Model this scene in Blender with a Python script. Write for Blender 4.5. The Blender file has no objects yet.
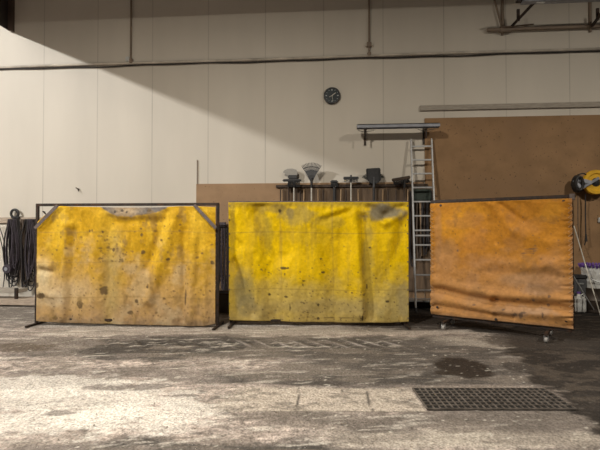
import bpy, bmesh, math, random
import numpy as np
from mathutils import Vector, Matrix
random.seed(7)
sc = bpy.context.scene
col = sc.collection
# ------------------------------------------------------------------ camera
FPX = 450.0
CAM = Vector((0, -9.4, 1.5))
YAW = math.radians(4.6); PITCH = math.radians(1.0)
cd = bpy.data.cameras.new('camera'); cam = bpy.data.objects.new('camera', cd); col.objects.link(cam)
cd.sensor_fit = 'HORIZONTAL'; cd.sensor_width = 36; cd.lens = 36 * FPX / 600
cam.location = CAM; cam.rotation_euler = (math.pi/2 + PITCH, 0, YAW)
sc.camera = cam
ROT = cam.rotation_euler.to_matrix()
def ray(px, py): return ROT @ Vector(((px-300)/FPX, (225-py)/FPX, -1))
def W(px, py, off=0.0):          # where a pixel's ray meets the plane `off` in front of the back wall
    d = ray(px, py); return CAM + d * ((-off - CAM.y) / d.y)
def F(px, py, z=0.0):            # where it meets the floor
    d = ray(px, py); return CAM + d * ((z - CAM.z) / d.z)
# ------------------------------------------------------------------ noise
def _h(ix, iy, s):
    v = np.sin(ix*127.1 + iy*311.7 + s*74.7) * 43758.5453
    return v - np.floor(v)
def noise(x, y, s=0):
    x = np.asarray(x, float); y = np.asarray(y, float)
    ix = np.floor(x); iy = np.floor(y); fx = x-ix; fy = y-iy
    fx = fx*fx*(3-2*fx); fy = fy*fy*(3-2*fy)
    return (_h(ix,iy,s)*(1-fx)+_h(ix+1,iy,s)*fx)*(1-fy)+(_h(ix,iy+1,s)*(1-fx)+_h(ix+1,iy+1,s)*fx)*fy
def fbm(x, y, s=0, o=4):
    t = 0; a = .5; n = 0
    for i in range(o):
        t = t + a*noise(x*2**i, y*2**i, s+i*3.3); n += a; a *= .5
    return t/n
def sst(a, b, x):
    t = np.clip((x-a)/(b-a), 0, 1); return t*t*(3-2*t)
def mixc(c, col2, m):
    return c*(1-m[..., None]) + np.array(col2)*m[..., None]
def seg(X, Y, x0, y0, x1, y1):
    dx, dy = x1-x0, y1-y0; L = dx*dx+dy*dy
    t = np.clip(((X-x0)*dx+(Y-y0)*dy)/L, 0, 1)
    return np.hypot(X-x0-t*dx, Y-y0-t*dy)
def ridge(X, Y, x0, y0, x1, y1, w, a): return a*np.exp(-(seg(X,Y,x0,y0,x1,y1)/w)**2)
# ------------------------------------------------------------------ materials
def mat(name, c=(.5,.5,.5), rough=.6, metal=0., attr=None, var=.0, vscale=8., bump=0., bscale=30., bdist=.01, stretch=(1,1,1), speck=None, speckscale=30., speckth=.72, spec=.5, dirt=None, dscale=2.):
    m = bpy.data.materials.new(name); m.use_nodes = True
    N = m.node_tree.nodes; L = m.node_tree.links
    b = N['Principled BSDF']; b.inputs['Roughness'].default_value = rough; b.inputs['Metallic'].default_value = metal
    b.inputs['Specular IOR Level'].default_value = spec
    tc = N.new('ShaderNodeTexCoord'); mp = N.new('ShaderNodeMapping'); L.new(tc.outputs['Object'], mp.inputs[0]); mp.inputs['Scale'].default_value = stretch
    if attr:
        a = N.new('ShaderNodeAttribute'); a.attribute_name = attr; src = a.outputs['Color']
    else:
        a = N.new('ShaderNodeRGB'); a.outputs[0].default_value = (*c, 1); src = a.outputs[0]
    def nz(scale, det=5):
        n = N.new('ShaderNodeTexNoise'); n.inputs['Scale'].default_value = scale; n.inputs['Detail'].default_value = det; L.new(mp.outputs[0], n.inputs['Vector']); return n.outputs['Fac']
    def ramp(s, lo, hi):
        r = N.new('ShaderNodeMapRange'); r.inputs['From Min'].default_value = lo; r.inputs['From Max'].default_value = hi; L.new(s, r.inputs['Value']); return r
    if var:
        r = ramp(nz(vscale), .3, .7); r.inputs['To Min'].default_value = 1-var; r.inputs['To Max'].default_value = 1+var
        mx = N.new('ShaderNodeVectorMath'); mx.operation = 'SCALE'; L.new(src, mx.inputs[0]); L.new(r.outputs[0], mx.inputs['Scale']); src = mx.outputs[0]
    def blend(s, lo, hi, c2):
        r = ramp(s, lo, hi)
        mx = N.new('ShaderNodeMix'); mx.data_type = 'RGBA'; L.new(r.outputs[0], mx.inputs[0]); L.new(src, mx.inputs[6]); mx.inputs[7].default_value = (*c2, 1); return mx.outputs[2]
    if dirt: src = blend(nz(dscale, 8), .5, .75, dirt)
    if speck: src = blend(nz(speckscale, 2), speckth, speckth+.05, speck)
    L.new(src, b.inputs['Base Color'])
    if bump:
        bn = N.new('ShaderNodeBump'); bn.inputs['Strength'].default_value = bump; bn.inputs['Distance'].default_value = bdist
        L.new(nz(bscale, 6), bn.inputs['Height']); L.new(bn.outputs[0], b.inputs['Normal'])
    return m
M = dict(
    steel=mat('dark_steel', (.045,.035,.03), .55, .6, var=.35, vscale=20, dirt=(.09,.045,.025), dscale=9),
    brace=mat('brace_steel', (.14,.11,.10), .6, .3, var=.25, vscale=25),
    galv=mat('galvanised', (.42,.43,.43), .45, .7, var=.15, vscale=30),
    alu=mat('aluminium', (.5,.5,.5), .45, .5, var=.15, vscale=12),
    black=mat('black_rubber', (.022,.02,.02), .55, var=.3, vscale=15),
    hose=mat('black_hose', (.022,.018,.019), .5, var=.3, vscale=15),
    hose2=mat('purple_grey_hose', (.05,.04,.052), .5, var=.3, vscale=15),
    hose3=mat('brown_strap', (.11,.08,.06), .8, var=.3, vscale=15),
    plas=mat('black_plastic', (.03,.03,.032), .45, var=.25, vscale=30),
    grey=mat('grey_plastic', (.07,.07,.074), .5, var=.3, vscale=60),
    shelf=mat('blue_grey_paint', (.30,.31,.35), .45, .3, var=.15, vscale=8),
    wood=mat('bare_wood', (.42,.28,.16), .8, var=.25, vscale=6, stretch=(1,1,8), bump=.1),
    plank=mat('dusty_plank', (.40,.32,.25), .85, var=.25, vscale=7, stretch=(1,8,8), bump=.2),
    batten=mat('grey_batten', (.35,.31,.26), .8, var=.2, vscale=7, stretch=(1,8,8)),
    darkwood=mat('dark_wood', (.06,.04,.028), .8, var=.4, vscale=12),
    pale=mat('pale_handle', (.55,.52,.46), .6, var=.15, vscale=10),
    white=mat('white_plastic', (.6,.6,.58), .45, var=.12, vscale=10, dirt=(.25,.22,.19), dscale=9),
    purple=mat('purple_plastic', (.14,.07,.3), .45, var=.2, vscale=20),
    yellow=mat('yellow_paint', (.75,.42,.02), .45, var=.12, vscale=10),
    beam=mat('beam_paint', (.03,.022,.018), .6, var=.3, vscale=3),
    jamb=mat('beam_flange', (.09,.06,.045), .6, var=.2, vscale=3),
    pipe=mat('painted_pipe', (.22,.165,.12), .6, var=.15, vscale=5),
    tray=mat('cable_pipe', (.50,.45,.38), .6, var=.3, vscale=3),
    chip=mat('chipboard', (.30,.178,.088), .85, var=.16, vscale=3, bump=.15, bscale=90, speck=(.12,.07,.04), speckscale=22, speckth=.68, dirt=(.25,.15,.08), dscale=1.5),
    chip2=mat('chipboard_pale', (.34,.215,.12), .85, var=.14, vscale=3, bump=.15, bscale=90, speck=(.16,.10,.05), speckscale=22, speckth=.68, dirt=(.25,.16,.095), dscale=1.5),
    rack=mat('shade_board_tone', (.13,.085,.052), .85, var=.35, vscale=5, stretch=(6,1,.6), dirt=(.05,.035,.025), dscale=2.5),  # dark tone for the shade and clutter behind the tools
    ceil=mat('ceiling_metal', (.25,.23,.2), .8),
    pit_shade=mat('drain_shade', (.012,.01,.008), .9),  # near-black tone for the shade inside the drain
    grate=mat('grate_steel', (.115,.10,.088), .6, .2, var=.5, vscale=15),
    stone=mat('grit', (.16,.13,.105), .9, var=.4, vscale=3),
    chalk=mat('pale_grit', (.6,.55,.48), .9, var=.3, vscale=3),
    tarp=mat('grimy_tarpaulin', attr='stain_shade', rough=.55, var=.12, vscale=22, bump=.25, bscale=45, spec=.06),
    tarpback=mat('grey_tarpaulin_back', (.17,.155,.15), .7, var=.3, vscale=14),
    floor=mat('dirty_concrete', attr='stain_shade', rough=.8, var=.42, vscale=60, bump=1.0, bscale=22, bdist=.035, spec=.3),
)
def wall_mat():
    m = mat('cream_wall_panel', (.60,.548,.47), .6, var=.05, vscale=1.2, stretch=(1,1,.25))
    N = m.node_tree.nodes; L = m.node_tree.links; b = N['Principled BSDF']
    src = b.inputs['Base Color'].links[0].from_socket
    tc = N.new('ShaderNodeTexCoord'); sp = N.new('ShaderNodeSeparateXYZ'); L.new(tc.outputs['Object'], sp.inputs[0])
    def mth(op, a, bb=None, c=None):
        n = N.new('ShaderNodeMath'); n.operation = op
        for i, v in enumerate((a, bb, c)):
            if v is None: continue
            if isinstance(v, (int, float)): n.inputs[i].default_value = v
            else: L.new(v, n.inputs[i])
        return n.outputs[0]
    x0 = W(43, 150).x
    t = mth('SUBTRACT', sp.outputs[0], x0 + .005)
    t = mth('DIVIDE', t, 1.235)
    fr = mth('SUBTRACT', t, mth('ROUND', t))
    line = mth('LESS_THAN', mth('ABSOLUTE', fr), .0085)
    n = N.new('ShaderNodeTexNoise'); n.inputs['Scale'].default_value = 1.1; L.new(tc.outputs['Object'], n.inputs['Vector'])
    st = mth('MULTIPLY', line, mth('MULTIPLY', n.outputs['Fac'], .55))
    mx = N.new('ShaderNodeMix'); mx.data_type = 'RGBA'; L.new(st, mx.inputs[0]); L.new(src, mx.inputs[6]); mx.inputs[7].default_value = (.16,.13,.10,1)
    L.new(mx.outputs[2], b.inputs['Base Color'])
    return m
M['wall'] = wall_mat()
# ------------------------------------------------------------------ builders
def tag(o, label=None, cat=None, group=None, kind=None):
    for k, v in (('label', label), ('category', cat), ('group', group), ('kind', kind)):
        if v: o[k] = v
    return o
def empty(name, loc, rz=0, label=None, cat=None, group=None):
    o = bpy.data.objects.new(name, None); col.objects.link(o); o.location = loc; o.rotation_euler = (0,0,rz)
    o.empty_display_size = .1
    return tag(o, label, cat, group)
def copy_tree(o, parent=None):
    c = o.copy(); col.objects.link(c)
    if parent: c.parent = parent
    for ch in list(o.children): copy_tree(ch, c)
    return c
class MB:
    def __init__(s): s.b = bmesh.new()
    def box(s, lo, hi, m=None, bev=0.0):
        t = bmesh.new(); bmesh.ops.create_cube(t, size=1)
        lo = Vector(lo); hi = Vector(hi)
        for v in t.verts: v.co = Vector(((v.co.x+.5)*(hi.x-lo.x)+lo.x, (v.co.y+.5)*(hi.y-lo.y)+lo.y, (v.co.z+.5)*(hi.z-lo.z)+lo.z))
        if bev: bmesh.ops.bevel(t, geom=t.edges[:], offset=bev, segments=2, affect='EDGES')
        s._add(t, m); return s
    def _add(s, t, m=None):
        if m is not None: t.transform(m)
        me = bpy.data.meshes.new('tmp'); t.to_mesh(me); t.free(); s.b.from_mesh(me); bpy.data.meshes.remove(me)
    def bar(s, a, b, w, d, bev=0.0, up=(0,-1,0)):      # rectangular bar from a to b, w wide, d deep (towards `up`)
        a = Vector(a); b = Vector(b); z = (b-a).normalized(); y = Vector(up); y = (y - z*y.dot(z)).normalized(); x = y.cross(z)
        m = Matrix((x, y, z)).transposed().to_4x4(); m.translation = a
        return s.box((-w/2,-d/2,0), (w/2,d/2,(b-a).length), m, bev)
    def tube(s, pts, r, n=8, cap=True):
        pts = [Vector(p) for p in pts]; rs = r if isinstance(r, (list, tuple)) else [r]*len(pts)
        rings = []; prev = None
        for i, p in enumerate(pts):
            t = (pts[min(i+1, len(pts)-1)] - pts[max(i-1, 0)]).normalized()
            if prev is None: prev = Vector((0,0,1)) if abs(t.z) < .9 else Vector((1,0,0))
            u = (prev - t*prev.dot(t)).normalized(); prev = u; v = t.cross(u)
            rings.append([s.b.verts.new(p + (u*math.cos(2*math.pi*k/n) + v*math.sin(2*math.pi*k/n))*rs[i]) for k in range(n)])
        for a, b in zip(rings, rings[1:]):
            for k in range(n): s.b.faces.new((a[k], a[(k+1)%n], b[(k+1)%n], b[k]))
        if cap: s.b.faces.new(rings[0][::-1]); s.b.faces.new(rings[-1])
        return s
    def lathe(s, prof, n=28, m=None):                   # prof: (r, z), about z
        t = bmesh.new(); rings = []
        for r, z in prof: rings.append([t.verts.new((r*math.cos(2*math.pi*k/n), r*math.sin(2*math.pi*k/n), z)) for k in range(n)])
        for a, b in zip(rings, rings[1:]):
            for k in range(n): t.faces.new((a[k], a[(k+1)%n], b[(k+1)%n], b[k]))
        t.faces.new(rings[0][::-1]); t.faces.new(rings[-1])
        s._add(t, m); return s
    def prism(s, pts, d, m=None):                       # pts (x, z) outline, from y=-d/2 to d/2
        t = bmesh.new(); f = [t.verts.new((x, -d/2, z)) for x, z in pts]; g = [t.verts.new((x, d/2, z)) for x, z in pts]
        t.faces.new(f); t.faces.new(g[::-1]); n = len(pts)
        for k in range(n): t.faces.new((f[k], g[k], g[(k+1)%n], f[(k+1)%n]))
        s._add(t, m); return s
    def build(s, name, m, parent=None, smooth=False, loc=None):
        bmesh.ops.recalc_face_normals(s.b, faces=s.b.faces[:])
        me = bpy.data.meshes.new(name); s.b.to_mesh(me); s.b.free(); me.materials.append(m if not isinstance(m, str) else M[m])
        if smooth:
            for p in me.polygons: p.use_smooth = True
            if hasattr(me, 'set_sharp_from_angle'): me.set_sharp_from_angle(angle=.7)
        o = bpy.data.objects.new(name, me); col.objects.link(o)
        if parent: o.parent = parent
        if loc is not None:
            o.location = loc; me.transform(Matrix.Translation(-Vector(loc)))
        return o
def grid_mesh(name, X, Y, Z, C, m, parent=None, thick=0):
    ny, nx = X.shape
    co = np.stack([X, Y, Z], -1).reshape(-1, 3)
    idx = np.arange(nx*ny).reshape(ny, nx)
    q = np.stack([idx[:-1,:-1], idx[:-1,1:], idx[1:,1:], idx[1:,:-1]], -1).reshape(-1, 4)
    me = bpy.data.meshes.new(name); me.vertices.add(len(co)); me.vertices.foreach_set('co', co.ravel())
    me.loops.add(q.size); me.loops.foreach_set('vertex_index', q.ravel().astype(np.int32))
    me.polygons.add(len(q)); me.polygons.foreach_set('loop_start', np.arange(0, q.size, 4, dtype=np.int32))
    me.polygons.foreach_set('use_smooth', np.ones(len(q), bool)); me.update(calc_edges=True)
    a = me.color_attributes.new('stain_shade', 'FLOAT_COLOR', 'POINT')
    rgba = np.ones((len(co), 4)); rgba[:, :3] = np.clip(C.reshape(-1, 3), .003, .95); a.data.foreach_set('color', rgba.ravel())
    me.materials.append(M[m] if isinstance(m, str) else m)
    o = bpy.data.objects.new(name, me); col.objects.link(o)
    if parent: o.parent = parent
    if thick:
        s = o.modifiers.new('thickness', 'SOLIDIFY'); s.thickness = thick; s.offset = 0
    return o
# ------------------------------------------------------------------ setting
def struct(o): o['kind'] = 'structure'; return o
struct(MB().box((-15,0,0), (13,.25,10)).build('wall_back', 'wall'))
struct(MB().box((-15,-15,9.8), (13,-.01,10)).build('ceiling', 'ceil'))
# floor: stained concrete
def make_floor():
    xs = np.concatenate([[-15,-10,-8.2], np.arange(-7.4, 7.4, .021), [8.2, 13]])
    ys = np.concatenate([[-15,-9,-7.2], np.arange(-6.5, -.0, .019), [0.0]])
    X, Y = np.meshgrid(xs, ys)
    def at(px, py): p = F(px, py); return p.x, p.y
    # camera-aligned axes of the dirt bands
    n1 = fbm(X*1.1, Y*2.6, 1, 5); n2 = fbm(X*5, Y*9, 2, 5); n3 = fbm(X*16, Y*26, 3, 3); n4 = fbm(X*.6+4, Y*1.4, 9, 4)
    fine = fbm(X*30, Y*40, 13, 2)
    dep = lambda py: 1.5*FPX/(py-232.9)
    ca, sa = math.cos(YAW), math.sin(YAW)
    D = -sa*(X-CAM.x) + ca*(Y-CAM.y)                     # distance ahead of where the photographer stood
    R = ca*(X-CAM.x) + sa*(Y-CAM.y)                      # distance to the right
    C = np.ones(X.shape+(3,))*np.array((.40,.338,.300))
    n5 = fbm(R*9, D*14, 81, 4); n6 = fbm(R*3.4-D*2, D*6+R*1.2, 83, 5)
    C *= (.78+.42*n1)[...,None]*(.62+.74*n2)[...,None]*(.5+1.0*n3)[...,None]*(.5+1.0*n5)[...,None]
    C = mixc(C, (.19,.155,.13), sst(.56,.70,n6)*.5)
    q1 = fbm(R*13+D*5, D*17-R*4, 101, 4); q2 = fbm(R*24, D*30, 103, 3); q3 = fbm(R*2.2, D*3.5, 105, 4)
    lit = 1.0
    C = C*(1-.50*sst(.56,.66,q1)*sst(.42,.58,q3)*lit)[...,None]*(1-.35*sst(.60,.70,q2)*lit)[...,None]
    C = mixc(C, (.62,.56,.50), sst(.60,.69,fbm(R*17-D*6,D*21+R*3,107,4))*sst(.40,.55,fbm(R*1.6,D*2.6,109,4))*.45*lit*(1-sst(1.5,3,R)*.6))
    wob = (fbm(R*1.8, D*3, 21, 5)-.5)*.55; wob2 = (fbm(R*3, D*5, 22, 4)-.5)*.6
    # greyer, darker ground
    def band(py0, py1, r0, r1, c, k, soft=.12, w=1.0):
        Dw = D + wob*w
        d0, d1 = dep(py1), dep(py0)
        m = sst(d0-soft, d0+soft, Dw)*(1-sst(d1-soft, d1+soft, Dw))*sst(r0-.35, r0+.35, R+wob2)*(1-sst(r1-.35, r1+.35, R+wob2))
        return mixc(C, c, np.clip(m*k*(.65+.8*n2)*(.75+.6*n5), 0, 1))
    def blob(px, py, rx, ry, c, k, rag=.5):
        nonlocal C
        p = F(px, py); d = ca*(p.y-CAM.y)-sa*(p.x-CAM.x); r = ca*(p.x-CAM.x)+sa*(p.y-CAM.y)
        q = np.hypot((R-r)/rx, (D-d)/ry) + (n2-.5)*rag*2 + (n3-.5)*rag
        C = mixc(C, c, k*(1-sst(.8,1.1,q)))
    G = (.062,.055,.050); G2=(.115,.101,.092)
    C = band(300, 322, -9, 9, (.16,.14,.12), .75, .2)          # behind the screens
    C = band(322, 327, -4.3, .5, (.24,.225,.21), .7, .06)
    C = band(337, 357, -2.6, 2.4, G, 1.1, .10, .7); C = band(335, 357, -3.6, 2.6, G, .6, .10)                 # the tyre track
    C = band(335, 357, -6, -3.6, G2, .35, .10)
    C = band(338, 384, -.3, 3.4, G2, .75, .15)
    C = band(346, 384, .3, 2.6, (.08,.070,.063), .75, .15)
    C = band(372, 383, -1.0, 1.7, G, .8, .05, .5)
    C = band(366, 382, -3.2, -.6, G2, .45, .10)
    C = band(409, 427, -.3, 3.0, (.14,.12,.105), .85, .10)
    C = band(443, 470, -1.7, .6, G, .8, .08)
    C = band(444, 470, .6, 3.0, G2, .6, .08)
    C = band(326, 334, -4.0, 2.9, (.34,.30,.26), .75, .05, .6)
    C = band(300, 329, .75, 9, (.045,.037,.031), .9, .12, .5)  # shade beneath the right screen painted into the floor
    C = band(336, 347, 1.9, 3.1, (.40,.36,.31), .6, .05)
    C = band(428, 443, 0.1, 2.8, (.42,.375,.32), .75, .05, .5)
    # tread marks pressed by a tyre along the track
    dt = dep(343); dd = D - dt + .07*(R+1)*0
    ph = (R*4.0 + dd*2.6); st = np.abs(ph-np.round(ph))
    tm = np.exp(-(dd/.22)**2)*sst(-3.4,-2.8,R)*(1-sst(1.1,1.6,R))
    tm2, st2 = tm.copy(), st.copy()
    C = mixc(C, (.38,.345,.33), tm*(1-sst(.05,.12,st+ (n2-.5)*.2))*.8*sst(-1.6,-.4,R))
    C = mixc(C, (.035,.03,.027), tm*sst(.24,.40,st+(n2-.5)*.35)*.9)
    dt = dep(350); dd = D-dt; ph = R*4.2-dd*2; st = np.abs(ph-np.round(ph)); tm = np.exp(-(dd/.12)**2)*sst(-3.2,-2.6,R)*(1-sst(1.,1.6,R))
    C = mixc(C, (.05,.043,.038), tm*sst(.28,.42,st+(n2-.5)*.5)*.45)
    # fine scraped streaks
    sk = fbm(R*2.2, D*22+R*1.5, 31, 4); sm = sst(.58,.72,sk)
    C = mixc(C, (.16,.135,.115), sm*.5)
    sk = fbm(R*3.2+9, D*18-R*2.5, 37, 4); C = mixc(C, (.66,.61,.54), sst(.6,.74,sk)*.5*(1-sst(0,2,R)*.6))
    pat = sst(.54,.66,fbm(R*1.7+3, D*4.5, 47, 6)); C = mixc(C, (.20,.17,.145), pat*.55)
    # whitish gravelly patches
    for a in ((95,400,1.1,.42),(45,385,1.0,.35),(60,420,1.0,.3),(140,415,.7,.35)):
        blob(*a, (.72,.68,.62), .45, .7)
    for a in ((12,346,.55,.16),(25,349,.4,.12)): blob(*a, (.11,.085,.065), .9)
    for a in ((100,387,.22,.09),(145,386,.30,.09),(127,337,.3,.2),(60,412,.14,.07),(45,448,.25,.08),(20,372,.3,.06),(180,395,.3,.03),(128,355,.2,.1),(85,343,.3,.12)): blob(*a, (.17,.145,.13), .8, .6)
    # pale slab strip beside the drain, with its joints
    d0, d1 = dep(409.5), dep(386.5)
    sl = sst(d0-.015, d0+.015, D+wob*.12)*(1-sst(d1-.03, d1+.03, D+wob*.25))*sst(-.9,-.4,R+wob2)*(1-sst(1.05,1.08,R))
    C = mixc(C, (.47,.41,.345), sl*(.6+.4*n1))
    C = C*(1-(sl*sst(.54,.64,fbm(R*7,D*12,51,5))*.4))[...,None]
    for rr in (.615, -.02):
        j = (1-sst(.005,.013,np.abs(R-rr-.03*(D-4)+ (n3-.5)*.01)))*sst(d0-.02,d0,D)*(1-sst(d1,d1+.02,D)); C = mixc(C, (.05,.04,.035), j*.9)
    j = (1-sst(.004,.02,np.abs(D-d0+wob*.12)))*sst(-.4,0,R)*(1-sst(2.5,2.6,R)); C = mixc(C, (.10,.085,.07), j*.6)
    # dark greasy dirt on the right
    pts = [(0,2.2),(410,2.9)]
    edge = np.interp(D, [2.8,3.2,3.5,3.8,4.2,4.9,5.6,6.0,6.6,7.2,8.0,9.4], [2.05,2.12,2.16,2.25,2.30,2.50,2.62,2.75,3.0,2.3,1.3,.9])
    dk = sst(-.07,.09, R-edge+(n1-.5)*.5+(n2-.5)*.45)
    dcol = np.array((.030,.024,.020))*(.5+.55*n1[...,None])*(.6+.5*n2[...,None])
    C = C*(1-dk[...,None]*.95)+dcol*dk[...,None]*.95
    dk2 = dk*sst(.56,.72,fbm(R*3,D*8,61,5)); C = mixc(C, (.11,.088,.07), dk2*.5)
    for a in ((452,322,1.4,.30),(540,340,.9,.5),(400,324,.9,.16)): blob(*a, (.05,.04,.033), .8, .35)  # shade under the screens, painted in as dark blobs
    # oil spots
    blob(463,367,.31,.42,(.022,.015,.011),.97,.16); blob(519,367,.17,.20,(.055,.046,.04),.85,.3); blob(446,372,.15,.1,(.03,.022,.016),.9,.3)
    spk = noise(X*33, Y*33, 71); C = mixc(C, (.12,.10,.085), sst(.86,.93,spk)*.5)
    spk = noise(X*27+5, Y*31, 73); C = mixc(C, (.72,.68,.6), sst(.9,.96,spk)*.5*(1-dk))
    inn = (np.abs(X) < 7.3)*(Y > -6.45)*(Y < -.05)
    Z = -.010*fbm(R*7, D*9, 91, 5)*inn - .012*np.clip(tm2*sst(.2,.45,st2),0,1)*inn
    return grid_mesh('floor', X, Y, Z, C, 'floor')
fl = struct(make_floor())
# low plinth where wall meets floor
struct(MB().box((-15,-.06,0), (13,0,.10)).build('baseboard_back', 'darkwood'))
# chipboard sheets on the wall
p0 = W(196.5, 184); p1 = W(424, 184)
o = MB().box((p0.x,-.018,.11), (p1.x-.005,-.001,p0.z)).build('wall_panel', 'chip2'); tag(o, 'pale brown chipboard sheet low on wall behind the long-handled tools', 'wall panel')
p2 = W(424.5, 119); p3 = W(600, 114.5)
o = MB().box((p2.x,-.022,.11), (7.4,-.001,(p2.z+p3.z)/2)).build('wall_panel', 'chip'); tag(o, 'tall brown chipboard sheet on wall behind orange screen', 'wall panel')
# roof beam upper left, running from the wall into the hall, and an unseen one added above the frame to shade the upper wall
b0 = W(12, 31.5)
bm = empty('roof_beam', (b0.x,0,b0.z), label='dark steel roof beam meeting wall at upper left corner', cat='beam')
MB().box((-.05,-12,0),(-.02,-.012,3.8)).build('web', 'beam', bm)
MB().box((-.02,-.11,-.02),(.06,0,3.8)).build('wall_post', 'jamb', bm)
bm.location.z += 0
cb = MB().box((-7.2,-3.7,6.46),(12.9,-3.4,7.4)).box((-7.2,-3.8,6.42),(12.9,-3.3,6.46)).build('roof_beam', 'beam'); tag(cb, 'unseen beam added above the view to shade the top of the back wall', 'beam')
# ------------------------------------------------------------------ pipes and cables on the wall
def zline(px): return 5.16
zc = 5.155
o = MB().tube([(x, -.034, zc+.006*math.sin(x*.9)+.022) for x in np.linspace(-14.9,12.9,90)], .030, 8).build('conduit', 'tray', smooth=True)
tag(o, 'thin grey conduit running along the full width of the upper wall', 'pipe')
pts = []
for x in np.linspace(-14.9, 12.9, 280):
    pts.append((x, -.03, zc-.030+.007*math.sin(x*1.7+1)+.006*math.sin(x*4.1)))
o = MB().tube(pts, .014, 8).build('power_cable', 'black', smooth=True)
tag(o, 'black cable sagging along the grey conduit across the upper wall', 'cable')
for px, ptop, lab in ((131.5, 60, 'thin brown drop pipe on left part of upper wall with white clamp'), (369, 52, 'thin brown drop pipe right of centre above the clock with a small box')):
    a = W(px, 58)
    t = empty('drop_pipe', (a.x,-.04,zc+.06), label=lab, cat='pipe')
    MB().tube([(0,0,0),(0,0,2.75)], .019, 10).build('tube', 'pipe', t, True)
    if px < 200:
        MB().box((-.11,-.03,.0),(-.02,.03,.10), bev=.01).build('clamp', 'white', t)
        MB().box((-.02,-.035,-.05),(.05,.03,.06), bev=.01).build('bracket', 'pipe', t)
    else:
        MB().box((-.05,-.035,.14),(.05,.03,.24), bev=.01).build('junction_box', 'pipe', t)
        MB().box((-.075,-.02,.16),(.075,.02,.22)).build('flange', 'tray', t)
        MB().box((-.04,-.03,-.05),(.04,.03,.03), bev=.01).build('bracket', 'pipe', t)
# clock
c = W(332, 95.5, .05)
ck = empty('wall_clock', (c.x, 0, c.z), label='small round black wall clock high on the cream wall', cat='clock')
my = Matrix.Rotation(math.pi/2, 4, 'X')
MB().lathe([(.165,.002),(.175,.01),(.175,.05),(.165,.06),(.148,.06),(.146,.045)], 40, my).build('rim', 'plas', ck, True)
MB().lathe([(.148,.02),(.148,.046)], 40, my).build('dial', mat('clock_dial', (.018,.026,.03), .3), ck)
h = MB()
for k in range(12):
    a = k*math.pi/6; r0 = .105 if k%3 == 0 else .118
    MB().bar((r0*math.sin(a),-.048,r0*math.cos(a)), (.135*math.sin(a),-.048,.135*math.cos(a)), .016 if k%3==0 else .009, .003).build('hour_mark', 'galv', ck)
MB().bar((0,-.052,0),(.075,-.052,.055),.014,.003).build('hour_hand', 'pale', ck)
MB().bar((0,-.056,0),(-.055,-.056,-.03),.010,.003).bar((0,-.056,0),(.02,-.056,-.115),.008,.003).build('minute_hand', 'pale', ck)
# batten high on the right
a = W(420, 109.5, .04); b = W(600, 103, .04); zb = (a.z+b.z)/2
o = MB().box((a.x,-.05,zb-.05),(7.4,-.001,zb+.055), bev=.006).build('wall_batten', 'batten'); tag(o, 'long pale grey wooden batten above the tall chipboard sheet', 'batten')
# metal shelf
a = W(357, 126, .38); b = W(440, 126, .38)
sh = empty('wall_shelf', (a.x,0,a.z-.02), label='narrow blue-grey metal shelf on two brackets above the ladder', cat='shelf')
w = b.x-a.x
MB().box((0,-.40,.035),(w,-.24,.05)).box((0,-.40,-.02),(w,-.39,.05)).box((0,-.25,-.02),(w,-.24,.05)).build('trough', 'shelf', sh)
for ex in (0,w-.006): MB().box((ex,-.39,-.02),(ex+.006,-.25,.035)).build('end_plate', 'brace', sh)
for bx in (.18, w-.25):
    MB().box((bx-.018,-.03,-.30),(bx+.018,-.001,.03)).bar((bx,-.02,-.0),(bx,-.38,-.055),.03,.02,up=(0,0,1)).box((bx-.012,-.30,-.22),(bx+.012,-.275,-.05)).build('bracket', 'steel', sh)
for bx, sx in ((.18,-1),(w-.25,1),(w-.25,-1),(.18,1)):
    MB().tube([(bx,-.05,-.03-.1*0),(bx+sx*.16,-.30,-.05)], .007, 6).build('stay', 'galv', sh)
# lamp bracket upper right
zt = W(560, 1.5, .85).z; lx = W(522, 3, .85).x
lm = empty('strip_light', (lx,0,zt), label='unlit grey strip light on steel arms at the upper right', cat='light')
MB().box((0,-.93,0),(3.2,-.77,.07), bev=.01).build('housing', 'shelf', lm)
MB().box((.25,-.88,-.02),(.40,-.83,0), bev=.005).build('lamp_holder', 'white', lm)
MB().box((-.10,-.87,.02),(3.3,-.81,.05)).build('carrier_rail', 'steel', lm)
rz_ = W(500,29.5,.08).z-zt; 
xl = W(487,29,.08).x-lx
MB().box((xl,-.10,rz_-.03),(3.4,-.05,rz_+.03), bev=.005).build('wall_rail', 'pipe', lm)
MB().box((W(500,27,.1).x-lx,-.115,rz_-.06),(W(512,27,.1).x-lx,-.04,rz_+.06), bev=.012).build('rail_clamp', 'pipe', lm)
for vx in (503, 591):
    x_ = W(vx,10,.06).x-lx
    MB().box((x_-.022,-.05,rz_-.09),(x_+.022,0,rz_+1.6), bev=.004).build('wall_upright', 'pipe', lm)
MB().bar((W(494,0,.05).x-lx,-.07,rz_+.62),(W(502,28,.05).x-lx,-.07,rz_),.03,.02).build('tie_bar', 'pipe', lm)
MB().bar((W(503,27,.1).x-lx,-.13,rz_+.02),(W(533,24,.1).x-lx,-.13,rz_+.06),.022,.02,up=(0,1,0)).build('link_bar', 'pipe', lm)
for q0_, q1_, q2_ in (((512,26,.12),(534,5,.8),(519,23,19)),((592,26,.12),(612,5,.8),(599,18,16))):
    a = W(*q0_); b = W(*q1_); org = Vector((lx,0,zt)); b.z = zt+.02
    MB().bar(a-org, b-org, .05,.035).build('diagonal_arm', 'steel', lm)
    c_ = (a-org).lerp(b-org,.3)
    MB().bar(c_+Vector((0,0,-.03)), c_+Vector((0,0,.2)), .05,.035).build('stop_bracket', 'steel', lm)
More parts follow.
